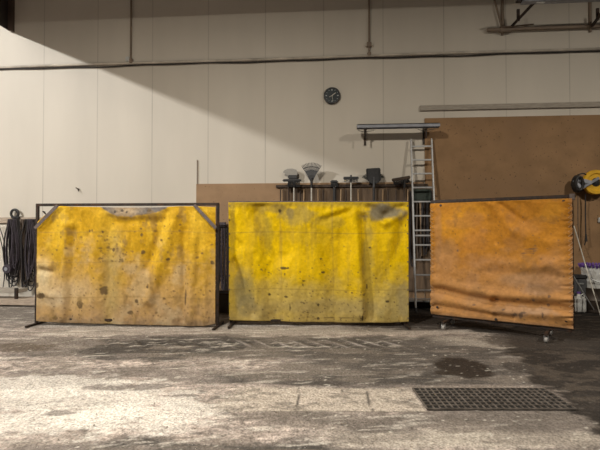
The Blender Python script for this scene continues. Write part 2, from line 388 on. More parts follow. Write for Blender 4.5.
# small marks on the wall
a = W(79, 190); tag(MB().tube([(a.x-.06,-.02,a.z+.05),(a.x,-.04,a.z+.02),(a.x+.02,-.05,a.z-.03)], .012, 6).tube([(a.x,0,a.z+.02),(a.x,-.04,a.z+.02)], .012, 6).build('wall_hook', 'steel'), 'tiny dark hook on the cream wall above left yellow screen', 'hook')
a = W(197.5, 160); b = W(197.5, 184)
tag(MB().tube([(a.x,-.02,a.z),(b.x,-.02,b.z+.0)], .010, 6).tube([(a.x,0,a.z-.03),(a.x,-.02,a.z-.03)], .01, 6).build('wire', 'pipe'), 'short thin vertical wire on wall at the chipboard corner', 'wire')
a = W(599, 220); o = MB().box((a.x-.045,-.06,a.z-.05),(a.x+.045,-.0225,a.z+.05), bev=.008).build('wall_socket', 'white'); tag(o, 'white wall socket on the chipboard at right edge', 'socket')
# ------------------------------------------------------------------ screens
def frame_pos(l, r):
    l = Vector(l); r = Vector(r); c = (l+r)/2; d = r-l
    return c, math.atan2(d.y, d.x), math.hypot(d.x, d.y)
def tarp_grid(w0, w1, z0, z1, px, py, step=.011):
    """local x/z grid and matching positions on the cloth measured off the photograph"""
    nx = int((w1-w0)/step); nz = int((z1-z0)/step)
    U, V = np.meshgrid(np.linspace(0,1,nx), np.linspace(0,1,nz))
    return U, V, px[0]+U*(px[1]-px[0]), py[0]+V*(py[1]-py[0])
def spots(C, PX, PY, lst, c, rag=.45, k=.85, sc_=.35, seed=5):
    n = fbm(PX*sc_, PY*sc_, seed, 3)
    for s in lst:
        x, y, r = s[:3]; ry = s[3] if len(s) > 3 else r
        q = np.hypot((PX-x)/r, (PY-y)/ry)+(n-.5)*rag*2
        C = mixc(C, c, k*(1-sst(.75,1.1,q)))
    return C
def specks(C, PX, PY, seed, n, box, rr, c, k=.8):
    rnd = random.Random(seed)
    for i in range(n):
        x = rnd.uniform(box[0], box[2]); y = box[3]-(box[3]-box[1])*rnd.random()**1.4; r = rnd.uniform(*rr)
        ii = (np.abs(PX-x) < 4) & (np.abs(PY-y) < 4)
        if not ii.any(): continue
        q = np.hypot((PX[ii]-x)/(r*rnd.uniform(.7,1.5)), (PY[ii]-y)/(r*rnd.uniform(.6,1.2)))
        m = (k*rnd.uniform(.5,1)*(1-sst(.6,1.1,q)))[...,None]; C[ii] = C[ii]*(1-m)+np.array(c)*m
    return C
# --- screen 1: yellow, sagging top, corner braces
cpos, rz, wd = frame_pos(F(36.5,324.5), F(217.5,327))
H1 = 1.975; hw = wd/2; t = .022
s1 = empty('welding_screen', (cpos.x,cpos.y,0), rz, 'yellow tarpaulin screen with slumped top and brown lower half, leftmost of three', 'screen')
for sx in (-1, 1):
    MB().box((sx*hw-t,-t,.02),(sx*hw+t,t,H1), bev=.004).build('post', 'steel', s1)
    MB().box((sx*hw-t*1.0,-.26,0),(sx*hw+t*1.0,.36,.03), bev=.004).build('foot', 'steel', s1)
MB().box((-hw-t,-t,H1-.038),(hw+t,t,H1+.006), bev=.004).build('top_rail', 'steel', s1)
MB().box((-hw+t,-t,.075),(hw-t,t,.11), bev=.004).build('bottom_rail', 'steel', s1)
bz = H1-.03
MB().bar((-hw+.012,-.088,H1-.40),(-hw+.39,-.088,bz+.0),.052,.008).build('corner_brace', 'brace', s1)
MB().bar((hw-.012,-.088,H1-.40),(hw-.36,-.088,bz+.0),.052,.008).build('corner_brace', 'brace', s1)
U, V, PX, PY = tarp_grid(-hw, hw, .03, 1.93, (36.5,217.5), (206,322.5))
# top edge profile in photo pixels
topy = np.interp(PX[0], [36.5,40,46,52,58,62,70,80,95,105,112,120,130,140,150,158,165,172,182,195,205,217.5], [224,220,215,210.5,207,206,206.5,206.8,207,207.3,207.6,207.6,207.8,207.8,207.8,207.8,207.6,207,206.6,206.8,207.2,208])
boty = np.interp(PX[0], [36.5,60,90,140,180,205,217.5], [321,322.5,323,323.6,324,324,321.5])
PY = topy[None,:] + V*(boty-topy)[None,:]
kx = lambda p: (p-127)/(181)*wd
kz = lambda q: np.interp(q, [204,324.5], [H1-.005, .012])
X = kx(PX); X = np.clip(X, -hw+.026, hw-.026); Z = kz(PY)
D = .012*(fbm(PX*.12, PY*.04, 1, 3)-.5)*4
D += ridge(PX,PY,68,225,64,318,4,.035) - ridge(PX,PY,75,230,72,318,4,.03) + ridge(PX,PY,100,218,96,300,7,.03) - ridge(PX,PY,112,218,110,322,5,.045)
D += ridge(PX,PY,178,215,150,300,5,.045) - ridge(PX,PY,168,212,148,270,4,.04) + ridge(PX,PY,196,215,192,318,4,.03) - ridge(PX,PY,186,230,184,318,3,.03)
D += ridge(PX,PY,205,250,206,318,3,.02)+ ridge(PX,PY,112,215,165,214,5,.03) - ridge(PX,PY,118,222,160,222,4,.02)
D += ridge(PX,PY,38,262,50,266,4,.04)-ridge(PX,PY,40,270,52,272,3,.03)+ridge(PX,PY,38,290,54,296,4,.03)
D += .006*(fbm(PX*.3,PY*.3,4,3)-.5)*2
env = sst(0,.03,U)*sst(0,.03,1-U); Y = -.045-D*env*.95*sst(0,.05,V)
n1 = fbm(PX*.05,PY*.05,11,5); n2 = fbm(PX*.18,PY*.18,12,4); n3 = fbm(PX*.5,PY*.5,13,3)
C = np.ones(X.shape+(3,))*np.array((.52,.30,.016))*(.74+.5*n2[...,None])
g = sst(244,296, PY+(n1-.5)*80+(n2-.5)*30); C = mixc(C, (.44,.275,.105), g*.85)
g = sst(290,322, PY+(n1-.5)*40+(n2-.5)*30); C = mixc(C, (.31,.205,.12), g*.65)
g = sst(314,323,PY+(n2-.5)*12); C = mixc(C, (.20,.14,.085), g*.7)
C = mixc(C, (.50,.40,.24), sst(.55,.7,n1)*.35*sst(225,260,PY))
C = mixc(C, (.34,.25,.09), np.exp(-((PX-116)/9)**2)*sst(222,236,PY)*(1-sst(300,320,PY))*(.2+.75*n2))
C = mixc(C, (.40,.29,.10), np.exp(-((PX-110)/5)**2)*sst(250,262,PY)*.5)
C = mixc(C, (.62,.52,.33), np.exp(-((PX-44)/9)**2-((PY-275)/16)**2)*.8)
C = mixc(C, (.55,.47,.33), np.exp(-((PX-70)/30)**2-((PY-292)/16)**2)*.4)
for yy in (232, 262, 297): C = mixc(C, (.30,.19,.06), np.exp(-((PY-yy-.01*(PX-120)-1.2*np.sin(PX*.03))/.55)**2)*.5)
for a in ((60,0),(110,1),(165,.5),(200,.2)): C = mixc(C, (.9,.6,.06), np.exp(-((PX-a[0])/8)**2)*(1-sst(230,275,PY))*.35)
C = spots(C, PX, PY, [(82,304,3.4,4.2),(106,290,4,5),(43,296,5,3),(38,286,3),(145,252,2),(144,235,1.8),(163,240,2,1.2),(170,259,2.2,1.4),(115,250,2),(187,296,1,8),(213,262,2),(150,286,1.6),(105,232,1.4),(92,231,1.2),(58,318,3,2),(139,300,2),(133,312,3,2)], (.10,.065,.035))
C = specks(C, PX, PY, 3, 260, (42,215,215,320), (.5,1.3), (.14,.085,.04))
C = specks(C, PX, PY, 4, 60, (100,235,128,262), (.6,1.5), (.13,.085,.04), .7)
sag = PY-np.interp(PX, [100,106,113,120,135,148,158,166,172],[205,209.5,214,216.5,217,214.5,212,209,205])+(n2-.5)*3
fm_ = 1-sst(-.8,1.2,sag)
gc = mixc(np.ones(X.shape+(3,))*np.array((.15,.135,.125)), (.36,.27,.17), np.clip(np.exp(-((PX-128)/13)**2)*1.2*sst(.25,.6,n2+.1),0,1))
gc = gc*(.6+.8*n3[...,None])
C = C*(1-fm_[...,None])+gc*fm_[...,None]
C = mixc(C, (.30,.19,.05), np.exp(-((sag-1.8)/1.6)**2)*sst(100,112,PX)*(1-sst(160,170,PX))*.6)
C = spots(C, PX, PY, [(124,211,1.6),(129,212.5,1.2),(117,212,1.4),(151,211,3,1.5)], (.06,.05,.045))
C = mixc(C, (.25,.16,.06), sst(.62,.75,fbm(PX*.11,PY*.06,87,5))*.55)
C = mixc(C, (.80,.52,.05), sst(.6,.75,fbm(PX*.14,PY*.09,88,4))*.35*(1-sst(240,280,PY)))
grid_mesh('tarpaulin', X, Y, Z, C, 'tarp', s1, .003)
for px_ in (44.5, 46): pass
MB().tube([(kx(45),-.02,kz(212.5)),(kx(44),-.05,kz(211.5)),(kx(47),-.052,kz(214))], .012, 6).build('tie', 'steel', s1)
# --- screen 2
cpos, rz, wd = frame_pos(F(231,324.8), F(406.5,325.5))
H2 = 2.01; hw = wd/2
s2 = empty('welding_screen', (cpos.x,cpos.y,0), rz, 'bright yellow tarpaulin screen hanging flat from its top rail, middle of three', 'screen')
for sx in (-1, 1):
    MB().box((sx*hw-.02,-.02,.02),(sx*hw+.02,.02,H2-.02), bev=.004).build('post', 'steel', s2)
    MB().bar((sx*(hw-.02),-.30,.016),(sx*(hw-.02),.36,.016),.045,.03,bev=.004,up=(0,0,1)).build('foot', 'steel', s2)
MB().box((-hw-.03,-.025,H2-.03),(hw+.03,.02,H2+.008), bev=.004).build('top_rail', 'brace', s2)
MB().box((-hw+.02,-.02,.06),(hw-.02,.015,.095), bev=.004).build('bottom_rail', 'steel', s2)
U, V, PX, PY = tarp_grid(-hw, hw, .05, 2.0, (228.5,408.5), (201,321))
boty = np.interp(PX[0], [228.5,232,260,300,350,390,408], [319.5,320,320.5,321.3,322,321.6,320.8]); topy = 201.2-0*PX[0]
PY = topy[None,:]+V*(boty-topy)[None,:]
kx2 = lambda p: (p-318.7)/175.5*wd
kz2 = lambda q: np.interp(q, [200.5,325], [H2,.0])
side = np.interp(PY, [201,250,320],[0,.8,1.2])
X = kx2(PX+ (1-U)*side*.8 - U*side*.3); Z = kz2(PY)
D = .015*(fbm(PX*.06, PY*.025, 41, 3)-.5)*4
D += ridge(PX,PY,236,215,238,260,6,.03) - ridge(PX,PY,234,262,252,312,5,.06) + ridge(PX,PY,244,255,262,312,7,.04)
D += -ridge(PX,PY,282,210,290,250,8,.03) + ridge(PX,PY,312,215,318,300,9,.03) - ridge(PX,PY,256,212,280,258,6,.05)
D += ridge(PX,PY,355,212,362,314,5,.055) - ridge(PX,PY,364,216,370,316,5,.055) + ridge(PX,PY,392,240,380,310,10,.03)
D += -ridge(PX,PY,370,206,385,215,5,.04) - ridge(PX,PY,385,215,402,205,5,.04) + ridge(PX,PY,366,211,384,222,4,.03)+ ridge(PX,PY,385,222,404,212,4,.03)
D += -ridge(PX,PY,404,225,372,312,7,.035) + ridge(PX,PY,322,214,348,206,3,.02) - ridge(PX,PY,322,220,350,210,3,.018)
D += .007*(fbm(PX*.25,PY*.2,4,3)-.5)*2 + .002*np.sin(PY*2)*0
D += .010*np.sin(PX*.9)*np.exp(-((V)/.05)**2)*(noise(PX*.2,PY*0,8))
D += -ridge(PX,PY,262,204,276,322,9,.04)+ridge(PX,PY,300,225,296,322,12,.035)-ridge(PX,PY,338,240,334,322,9,.03)
Y = -.045-1.0*D*sst(0,.04,V)*(.4+.6*sst(0,.03,U)*sst(0,.03,1-U))
n1 = fbm(PX*.045,PY*.045,111,5); n2 = fbm(PX*.16,PY*.16,112,4); n3 = fbm(PX*.07,PY*.5,113,3); nv = fbm(PX*.25,PY*.03,119,3)
C = np.ones(X.shape+(3,))*np.array((.67,.44,.002))*(.80+.36*n2[...,None])
C = mixc(C, (.44,.29,.03), sst(.5,.75,nv)*.5)
g = sst(262,312, PY+(n1-.5)*60+(n2-.5)*30); C = mixc(C, (.42,.31,.085), g*.75)
g = sst(300,322, PY+(n1-.5)*30+(n2-.5)*24); C = mixc(C, (.33,.245,.10), g*.6)
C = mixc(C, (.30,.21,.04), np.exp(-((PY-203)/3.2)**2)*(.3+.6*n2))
def stain_shade(C, cx, cy, rx, ry, c, k):  # soft patch, used for grime and for painted fold shade
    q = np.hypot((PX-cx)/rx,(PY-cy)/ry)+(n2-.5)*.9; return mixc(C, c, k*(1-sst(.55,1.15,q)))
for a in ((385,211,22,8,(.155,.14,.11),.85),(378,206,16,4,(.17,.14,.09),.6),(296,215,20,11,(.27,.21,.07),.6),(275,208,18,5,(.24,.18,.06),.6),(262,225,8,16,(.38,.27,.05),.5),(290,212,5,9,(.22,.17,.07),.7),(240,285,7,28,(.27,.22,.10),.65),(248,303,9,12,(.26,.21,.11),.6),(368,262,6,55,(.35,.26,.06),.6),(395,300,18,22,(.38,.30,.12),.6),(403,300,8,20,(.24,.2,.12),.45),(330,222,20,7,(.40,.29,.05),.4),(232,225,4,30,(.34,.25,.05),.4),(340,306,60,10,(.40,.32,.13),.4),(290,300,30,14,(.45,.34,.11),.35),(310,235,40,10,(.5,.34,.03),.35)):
    C = stain_shade(C, *a)
for a in ((268,232,6,24,(.36,.26,.03),.6),(246,290,9,28,(.24,.20,.09),.6),(255,312,20,8,(.30,.23,.09),.5),(384,212,26,9,(.20,.17,.11),.55),(310,306,80,7,(.28,.21,.09),.35)): C = stain_shade(C, *a)  # shading of the left folds painted into the cloth, plus grime
for a in ((245,245,10,35),(300,262,30,16),(340,250,20,22),(385,245,14,20),(380,225,10,5)): C = stain_shade(C, *a, (.80,.52,.012), .45)
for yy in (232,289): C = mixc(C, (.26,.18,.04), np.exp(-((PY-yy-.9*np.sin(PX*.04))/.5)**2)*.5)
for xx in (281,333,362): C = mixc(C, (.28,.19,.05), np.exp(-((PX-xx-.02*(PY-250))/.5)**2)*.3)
C = spots(C, PX, PY, [(283.5,267.5,3.6,1.5),(288,267.5,1.5,1.2),(323,271.5,2,1.2),(304,280,2,.8),(370,247,1.8,.9),(367,286,.8,3),(387,300.5,2,1.4),(286,296,2,1.2),(362,317,.9,3.2),(318,304,1.2,1.6),(269,294,1.5),(321,258,1.6,.8),(280,210,1.6,2.4),(303,284,.9,1.5),(318,318,1.5),(352,292,1.5,.8),(290,307,.8,4)], (.045,.03,.02), rag=.3)
C = specks(C, PX, PY, 13, 170, (245,262,405,320), (.45,1.0), (.10,.065,.03), .85)
C = specks(C, PX, PY, 14, 60, (300,290,365,320), (.5,1.3), (.12,.08,.04))
C = specks(C, PX, PY, 15, 50, (232,204,406,262), (.4,.8), (.25,.16,.05), .6)
C = mixc(C, (.10,.07,.03), np.exp(-((PY-317)/.5)**2)*sst(300,306,PX)*(1-sst(350,358,PX))*sst(.4,.55,n2)*.8)
C = mixc(C, (.22,.16,.06), sst(319.5,321.5,PY)*.6)
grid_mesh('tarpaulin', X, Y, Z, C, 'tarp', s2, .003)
ey = None
for i in range(9):
    for q in (Vector((kx2(229.8), -.052, kz2(205+i*14))), Vector((kx2(407.3), -.052, kz2(205+i*14)))):
        if ey is None: ey = MB().lathe([(.011,0),(.011,.004)], 10, my).build('eyelet', 'brace', s2); e_ = ey
        else: e_ = ey.copy(); col.objects.link(e_)
        e_.location = q
# --- screen 3: orange, on castors, turned towards the left
zr = .17
pl = F(432.5,314.8,zr); pr = F(572.5,329.5,zr)
cpos, rz, wd = frame_pos(pl, pr)
hw = wd/2; zl_top = CAM.z + (232.9-199)/FPX*7.25
H3 = 2.03
s3 = empty('welding_screen', (cpos.x,cpos.y,0), rz, 'orange tarpaulin screen on castors standing at an angle, rightmost of three', 'screen')
for sx in (-1, 1):
    MB().box((sx*hw-.022,.0,zr),(sx*hw+.022,.044,H3-.0), bev=.004).build('post', 'steel', s3)
MB().box((-hw-.022,-.01,H3-.045),(hw+.05,.04,H3), bev=.004).build('top_rail', 'steel', s3)
MB().box((hw-.02,-.02,H3-.075),(hw+.045,.045,H3+.01), bev=.004).build('corner_block', 'brace', s3)
MB().box((-hw,.0,zr-.04),(hw,.04,zr), bev=.004).build('bottom_rail', 'steel', s3)
dv = Vector((math.cos(rz), math.sin(rz), 0))
for k, (px_, ox) in enumerate(((448, .0),(548,.0))):
    # position along the frame that shows at that pixel
    best = min(np.linspace(-hw,hw,200), key=lambda q: abs((lambda v: 300+FPX*v.x/-v.z)(ROT.transposed() @ (cpos+dv*q+Vector((0,0,.1))-CAM))-px_))
    for sy in (-1, 1):
        ca_ = MB().box((best-.03,sy*.25-.02,.085),(best+.03,sy*.25+.02,.095)).box((best-.028,sy*.25-.02,.03),(best-.022,sy*.25+.02,.09)).box((best+.022,sy*.25-.02,.03),(best+.028,sy*.25+.02,.09)).build('castor', 'galv', s3)
        wm = Matrix.Translation((best-.018, sy*.25, .04)) @ Matrix.Rotation(math.pi/2, 4, 'Y')
        wh = MB().lathe([(.01,0),(.036,0),(.04,.006),(.04,.03),(.036,.036),(.01,.036)], 20, wm).build('wheel', mat('castor_wheel', (.32,.30,.28), .5), ca_, True)
    MB().box((best-.022,-.29,.095),(best+.022,.29,.13), bev=.003).build('foot', 'steel', s3)
U, V, PX, PY = tarp_grid(-hw, hw, .1, 2.0, (431,574), (201,322), .0095)
X0 = -hw-.015+U*(wd+.03); zbot = .185+.0*U; Z = (H3-.055)+(zbot-(H3-.055))*V
PY = 201 + V*(314-201 + 15*U)
wr = sst(.86,1,U)*.6+sst(.14,0,U)*.5
D = .015*(fbm(U*6, V*5, 141, 3)-.5)*4
D += ridge(PX,PY,498,203,520,232,5,.045)+ridge(PX,PY,520,232,560,246,7,.03)-ridge(PX,PY,505,202,530,222,3,.03)-ridge(PX,PY,492,204,505,240,6,.025)
D += -ridge(PX,PY,434,288,500,303,4,.06)-ridge(PX,PY,500,303,572,309,4,.06)+ridge(PX,PY,434,281,500,295,4.5,.045)+ridge(PX,PY,500,295,572,300,4.5,.045)
D += ridge(PX,PY,434,297,500,311,4,.045)+ridge(PX,PY,500,311,572,317,4,.05)-ridge(PX,PY,434,305,520,319,2.5,.03)
D += ridge(PX,PY,500,262,565,268,6,.02)-ridge(PX,PY,490,272,560,277,5,.02)+ridge(PX,PY,455,215,445,270,8,.02)+ridge(PX,PY,530,270,565,262,4,.015)
ed = np.exp(-((1-U)/.06)**2); ed2 = np.exp(-(U/.06)**2)
D += (ed*.016*np.sin(PY*.80+noise(PY*.2,PX*0,3)*3)+ed2*.012*np.sin(PY*.75+1))*(.5+.8*sst(.4,1,V)) + .006*(fbm(U*30,V*24,14,3)-.5)*2
D *= sst(0,.03,V)
bow = -.05*np.sin(np.pi*U)*sst(.5,1,V)*0
X = X0 + .014*ed*np.sin(PY*.80+1.2)*0
scal = (.003*np.sin(PY*.9))*(sst(.97,1,U)-sst(.03,0,U)); X = X0+scal
Y = -.035-.75*D
n1 = fbm(U*6,V*6,211,5); n2 = fbm(U*22,V*20,212,4); n3 = fbm(U*60,V*60,213,2)
C = np.ones(X.shape+(3,))*np.array((.46,.195,.024))*(.78+.42*n2[...,None])
def stain3(C, cx, cy, rx, ry, c, k):
    q = np.hypot((PX-cx)/rx,(PY-cy)/ry)+(n2-.5)*.9; return mixc(C, c, k*(1-sst(.4,1.2,q)))
for a in ((460,225,22,18,(.74,.34,.03),.5),(478,210,20,8,(.74,.34,.03),.4),(555,215,14,12,(.70,.33,.04),.5),(445,300,14,10,(.66,.30,.04),.4),
          (450,255,14,20,(.42,.22,.09),.6),(480,240,18,14,(.46,.20,.05),.5),(500,265,26,12,(.45,.21,.07),.5),(535,280,30,8,(.40,.24,.13),.6),(545,290,24,6,(.37,.23,.14),.6),
          (520,312,26,7,(.36,.22,.13),.6),(480,300,20,6,(.44,.23,.09),.5),(545,312,16,5,(.40,.30,.22),.5),(560,260,10,20,(.46,.22,.07),.5),(535,228,18,8,(.46,.21,.06),.5),(518,218,6,10,(.40,.18,.05),.5),(440,240,5,40,(.40,.21,.09),.5)):
    C = stain3(C, *a)
C = mixc(C, (.36,.17,.06), sst(.55,.72,n1)*.45)
C = mixc(C, (.38,.235,.14), sst(245,290,PY+(n2-.5)*40)*.42)
C = mixc(C, (.24,.13,.05), sst(.6,.75,fbm(PX*.1,PY*.1,218,5))*.4)
C = mixc(C, (.20,.12,.07), sst(.97,1,V)*.6)
C = mixc(C, (.26,.15,.09), np.exp(-((1-U)/.012)**2)*.6)
C = spots(C, PX, PY, [(521,315,3,2),(527,316,2,3),(530,313,3,1.2),(547,316,1,3),(503,300,2.4,1.2),(524,300,1.8,1.2),(539,301,1.6,1.4),(552,306,2),(480,305,2,1),(462,250,1.2),(535,250,8,.6),(536,252,7,.5),(534,254,7,.5),(553,297,1.5),(510,310,2,1)], (.13,.085,.06), k=.8)
C = specks(C, PX, PY, 23, 160, (436,215,572,325), (.4,.9), (.17,.10,.05), .8)
grid_mesh('tarpaulin', X, Y, Z, C, 'tarp', s3, .003)
zz = lambda v: (H3-.055)+(.185-(H3-.055))*v
for u, v in ((.08,.02),(.485,.02),(.955,.02),(.05,.93),(.5,.985),(.965,.94)):
    MB().lathe([(.004,0),(.02,0),(.02,.006),(.004,.008)], 14, Matrix.Translation((-hw+u*wd,-.055 if v > .5 else -.037,zz(v))) @ my).build('eyelet', 'steel', s3)
for sx in (-1, 1):
    lc = []
    for i in range(26):
        v = .04+i*.036
        lc += [(sx*(hw-.035),-.055,zz(v)),(sx*(hw+.018),-.046,zz(v+.012))]
    MB().tube(lc, .004, 5).build('lacing', 'wood', s3)
# ------------------------------------------------------------------ ladder
bl = F(416.5,313); br = F(437.5,312); tl = W(411,140.5,.09); tr = W(431.5,139.5,.09)
cx = (bl+br)/2; yb = cx.y; L0 = Vector((bl.x,yb,0.0)); 
lad = empty('ladder', (bl.x,yb,0), label='tall aluminium ladder leaning on wall between middle and right screens', cat='ladder')
def lp(a): return Vector(a)-Vector((bl.x,yb,0))
A0 = Vector((0,0,.03)); A1 = Vector((tl.x-bl.x, -.09-yb, tl.z)); B0 = Vector((br.x-bl.x,0,.03)); B1 = Vector((tr.x-bl.x,-.09-yb,tl.z))
for a, b in ((A0,A1),(B0,B1)):
    r_ = MB().bar(a, b, .028, .065, bev=.006).build('rail', 'alu', lad)
    MB().bar(b-(b-a)*.001, b+(b-a).normalized()*.035, .026,.05,bev=.008).build('end_cap', 'white', lad)
    MB().bar(a-(b-a).normalized()*.03, a+(b-a).normalized()*.06, .04,.08,bev=.006).build('rubber_foot', 'black', lad)
Ln = (A1-A0).length; nr = int(Ln/.29)
for i in range(nr):
    f = (Ln-.13-.29*i)/Ln
    if f < .02: break
    MB().bar(A0.lerp(A1,f), B0.lerp(B1,f), .03,.03,bev=.004,up=(0,0,1)).build('rung', 'alu', lad)
f = (Ln-.13-.29*6.35)/Ln
MB().bar(A0.lerp(A1,f)+Vector((0,.03,0)), B0.lerp(B1,f)+Vector((0,.03,0)), .03,.03,up=(0,0,1)).build('cross_bar', 'alu', lad)
# dark things behind the ladder
a = W(413, 201, .12); b = W(431, 189, .12)
o = MB().box((a.x,-.15,a.z),(b.x,-.02,b.z),bev=.02).build('battery_box', mat('dark_green_box', (.03,.045,.035), .6, var=.4, vscale=15)); tag(o, 'small dark green box on wall rack behind ladder', 'box')
# tool rack rail
a = W(276, 186, .06); b = W(428, 187, .06)
rl = MB().box((a.x,-.075,a.z-.035),(b.x,-.019,a.z+.02), bev=.005).build('tool_rail', 'darkwood'); tag(rl, 'dark wooden rail along wall that holds the brooms and shovels', 'rail')
rail_z = a.z
a = W(280, 190, .03); b = W(433, 190, .03)
o = MB().box((a.x,-.04,.30),(b.x,-.0185,a.z+.05)).build('shade_board', 'rack'); tag(o, 'added dark board darkening the wall behind the tool rail and ladder', 'board')  # dark board added to give the penumbra and clutter behind the tools
# ------------------------------------------------------------------ long-handled tools, heads up
def handle(t, x, z0, z1, m, r=.014, y=0, x1=None):
    return MB().tube([(x,y,z0),(x if x1 is None else x1,y,z1)], r, 10).build('handle', m, t, True)
def tool(px, py, off, name, label, cat, group=None):
    p = W(px, py, off); return empty(name, (p.x,-off,p.z), 0, label, cat, group), p.z
def bristles(lo, hi, n, d=.05, flare=.15):
    m = MB(); rnd = random.Random(n)
    for i in range(n):
        u = i/(n-1)-.5
        for v in (-1,0,1):
            x = lo[0]+(hi[0]-lo[0])*(u+.5); m.tube([(x, v*d*.35, lo[1]),(x+u*flare*(hi[0]-lo[0])+rnd.uniform(-.004,.004), v*d*.5, hi[1]+rnd.uniform(-.01,.004))], .0045, 4)
    return m
# 1 wide push broom, left, with lighter brush behind
t, z = tool(293, 180.5, .20, 'push_broom', 'wide black push broom, head up, leftmost tool over middle screen', 'broom')
MB().box((-.215,-.03,-.02),(.175,.03,.03),bev=.015).build('head', 'plas', t)
bristles((-.10,-.02),(.13,-.13),20).build('bristles', 'black', t)
MB().tube([(0.02,0,-.02),(.02,0,-.15)], .022, 10).build('socket', 'black', t)
handle(t, .02, -1.45, -.12, 'pale')
t, z = tool(291.5, 177.5, .09, 'hand_brush', 'pale translucent brush fanned out behind the wide black push broom', 'brush')
MB().box((-.07,-.025,-.03),(.12,.025,.05),bev=.012).build('head', 'plas', t)
MB().prism([(-.15,.15),(-.18,.11),(-.08,.05),(.12,.05),(.13,.11),(.10,.16),(.02,.185),(-.08,.18)], .03).build('bristles', mat('faded_bristles', (.33,.31,.28), .9, var=.3, vscale=60, stretch=(6,1,1)), t)
handle(t, -.06, -1.3, -.03, 'darkwood')
# 2 fan rake
t, z = tool(311.5, 181, .20, 'fan_rake', 'grey-black fan-shaped leaf rake, head up, tallest tool in the rack', 'rake')
fm = MB(); nt = 15
for i in range(nt):
    a = math.radians(-30+60*i/(nt-1)); rr = .34+.02*math.cos(a*3)
    fm.bar((.03*math.sin(a),0,.0+.02),(rr*math.sin(a)*1.12,-.02,rr*math.cos(a)),.014,.008); fm.bar((rr*math.sin(a)*1.12,-.02,rr*math.cos(a)),(rr*math.sin(a)*1.18,-.06,rr*math.cos(a)+.01),.012,.006)
fm.build('tines', 'grey', t)
MB().prism([(.045*s*1.0*k_, z_) for s, k_, z_ in ((-1,.4,-.02),(-1,2.3,.15),(-1,2.9,.20),(0,0,.235),(1,2.9,.20),(1,2.3,.15),(1,.4,-.02))], .02).build('web', 'plas', t)
cr = MB(); cr.tube([(.29*math.sin(math.radians(d_))*1.12,-.022,.29*math.cos(math.radians(d_))) for d_ in range(-30,31,4)], .008, 6); cr.build('cross_band', 'plas', t)
MB().tube([(0,0,.06),(0,0,-.14)], [.03,.02], 10).build('socket', 'black', t, True)
handle(t, 0, -1.5, -.10, 'pale', .015)
# 3 small dark brush
t, z = tool(334.5, 182, .11, 'scrub_brush', 'small black brush on short thick handle left of flat push broom', 'brush')
MB().box((-.085,-.05,-.03),(.075,.04,.035),bev=.02).build('head', 'plas', t)
bristles((-.07,-.02),(.06,-.10),14,.07,.1).build('bristles', 'black', t)
handle(t, 0, -.62, -.02, 'black', .032)
# 4 flat push broom
t, z = tool(351, 178, .18, 'push_broom', 'narrow flat black push broom on pale handle beside black shovel', 'broom')
MB().box((-.155,-.035,-.03),(.155,.035,.025),bev=.01).build('head', 'plas', t)
bristles((-.13,-.03),(.13,-.075),18,.05,.05).build('bristles', 'black', t)
MB().tube([(0,0,.06),(0,0,-.09)], .02, 10).build('socket', 'grey', t)
handle(t, 0, -1.45, -.06, 'pale', .013)
# 5 shovel
t, z = tool(374, 182, .20, 'shovel', 'black shovel with square blade pointing up, on black handle', 'shovel')
bl_ = MB(); bl_.prism([(-.13,.03),(-.155,.26),(-.14,.275),(.10,.285),(.125,.27),(.13,.03),(.06,-.03),(-.05,-.03)], .02)
bl_.bar((-.145,-.02,.03),(-.155,-.03,.26),.012,.04).bar((.13,-.02,.03),(.12,-.03,.26),.012,.04).build('blade', 'plas', t)
MB().tube([(0,-.01,.1),(0,0,-.10)], [.018,.024], 10).build('socket', 'grey', t, True)
handle(t, 0, -1.3, -.08, 'black', .020)
t, z = tool(373, 180, .11, 'scrub_brush', 'splayed grey-green brush half hidden behind the black shovel', 'brush')
b_ = MB()
for i in range(25):
    a = math.radians(-75+150*i/24); b_.tube([(0,0,-.02),(.23*math.sin(a),-.02*(i%3),.02+.13*math.cos(a))], .006, 4)
b_.build('bristles', mat('grey_green_bristles', (.07,.08,.075), .8), t); MB().box((-.08,-.03,-.08),(.08,.03,.01),bev=.01).build('head', 'plas', t); handle(t, .0, -1.2, -.05, 'darkwood')
# 6 dark broom at right
t, z = tool(402, 180, .18, 'push_broom', 'tilted dark brown push broom, rightmost tool next to the ladder', 'broom')
mm = Matrix.Rotation(math.radians(-9), 4, 'Y')
MB().box((-.20,-.035,-.0),(.17,.035,.06),mm,bev=.012).build('head', 'darkwood', t)
q = bristles((-.17,.0),(.14,-.07),20,.05,.0); q.b.transform(mm); q.build('bristles', 'black', t)
MB().tube([(.06,0,.03),(.045,0,-.16)], .024, 10).build('socket', 'black', t)
handle(t, .045, -1.4, -.12, 'darkwood', .016)
# spare handles hanging under the rail
proto = None
for i, (px, w_) in enumerate(((282,0),(300,1),(304,0),(318,0),(323,1),(341,0),(346,1),(358,0),(383,0),(388,1),(396,1),(408,0),(414,1),(420,0),(425,1))):
    p = W(px, 190, .10)
    m = 'wood' if w_ == 0 else 'darkwood'
    o = MB().tube([(0,0,0),(.03*math.sin(i*2.1),0,-1.35)], .013, 8).tube([(0,.0,0),(0,.025,.01)], .006, 6).build('spare_handle', m, smooth=True)
    o.location = (p.x,-.087,p.z+.01)
    if w_ == 0: tag(o, 'bare wooden handle hanging under the tool rail', 'handle', 'bare wooden handles under the tool rail')
    else: tag(o, 'dark stained handle hanging under the tool rail', 'handle', 'dark handles under the tool rail')
for px0, py0, px1, py1 in ((367,200,372,190),(322,190,332,197)):
    a = W(px0,py0,.22); b = W(px1,py1,.22)
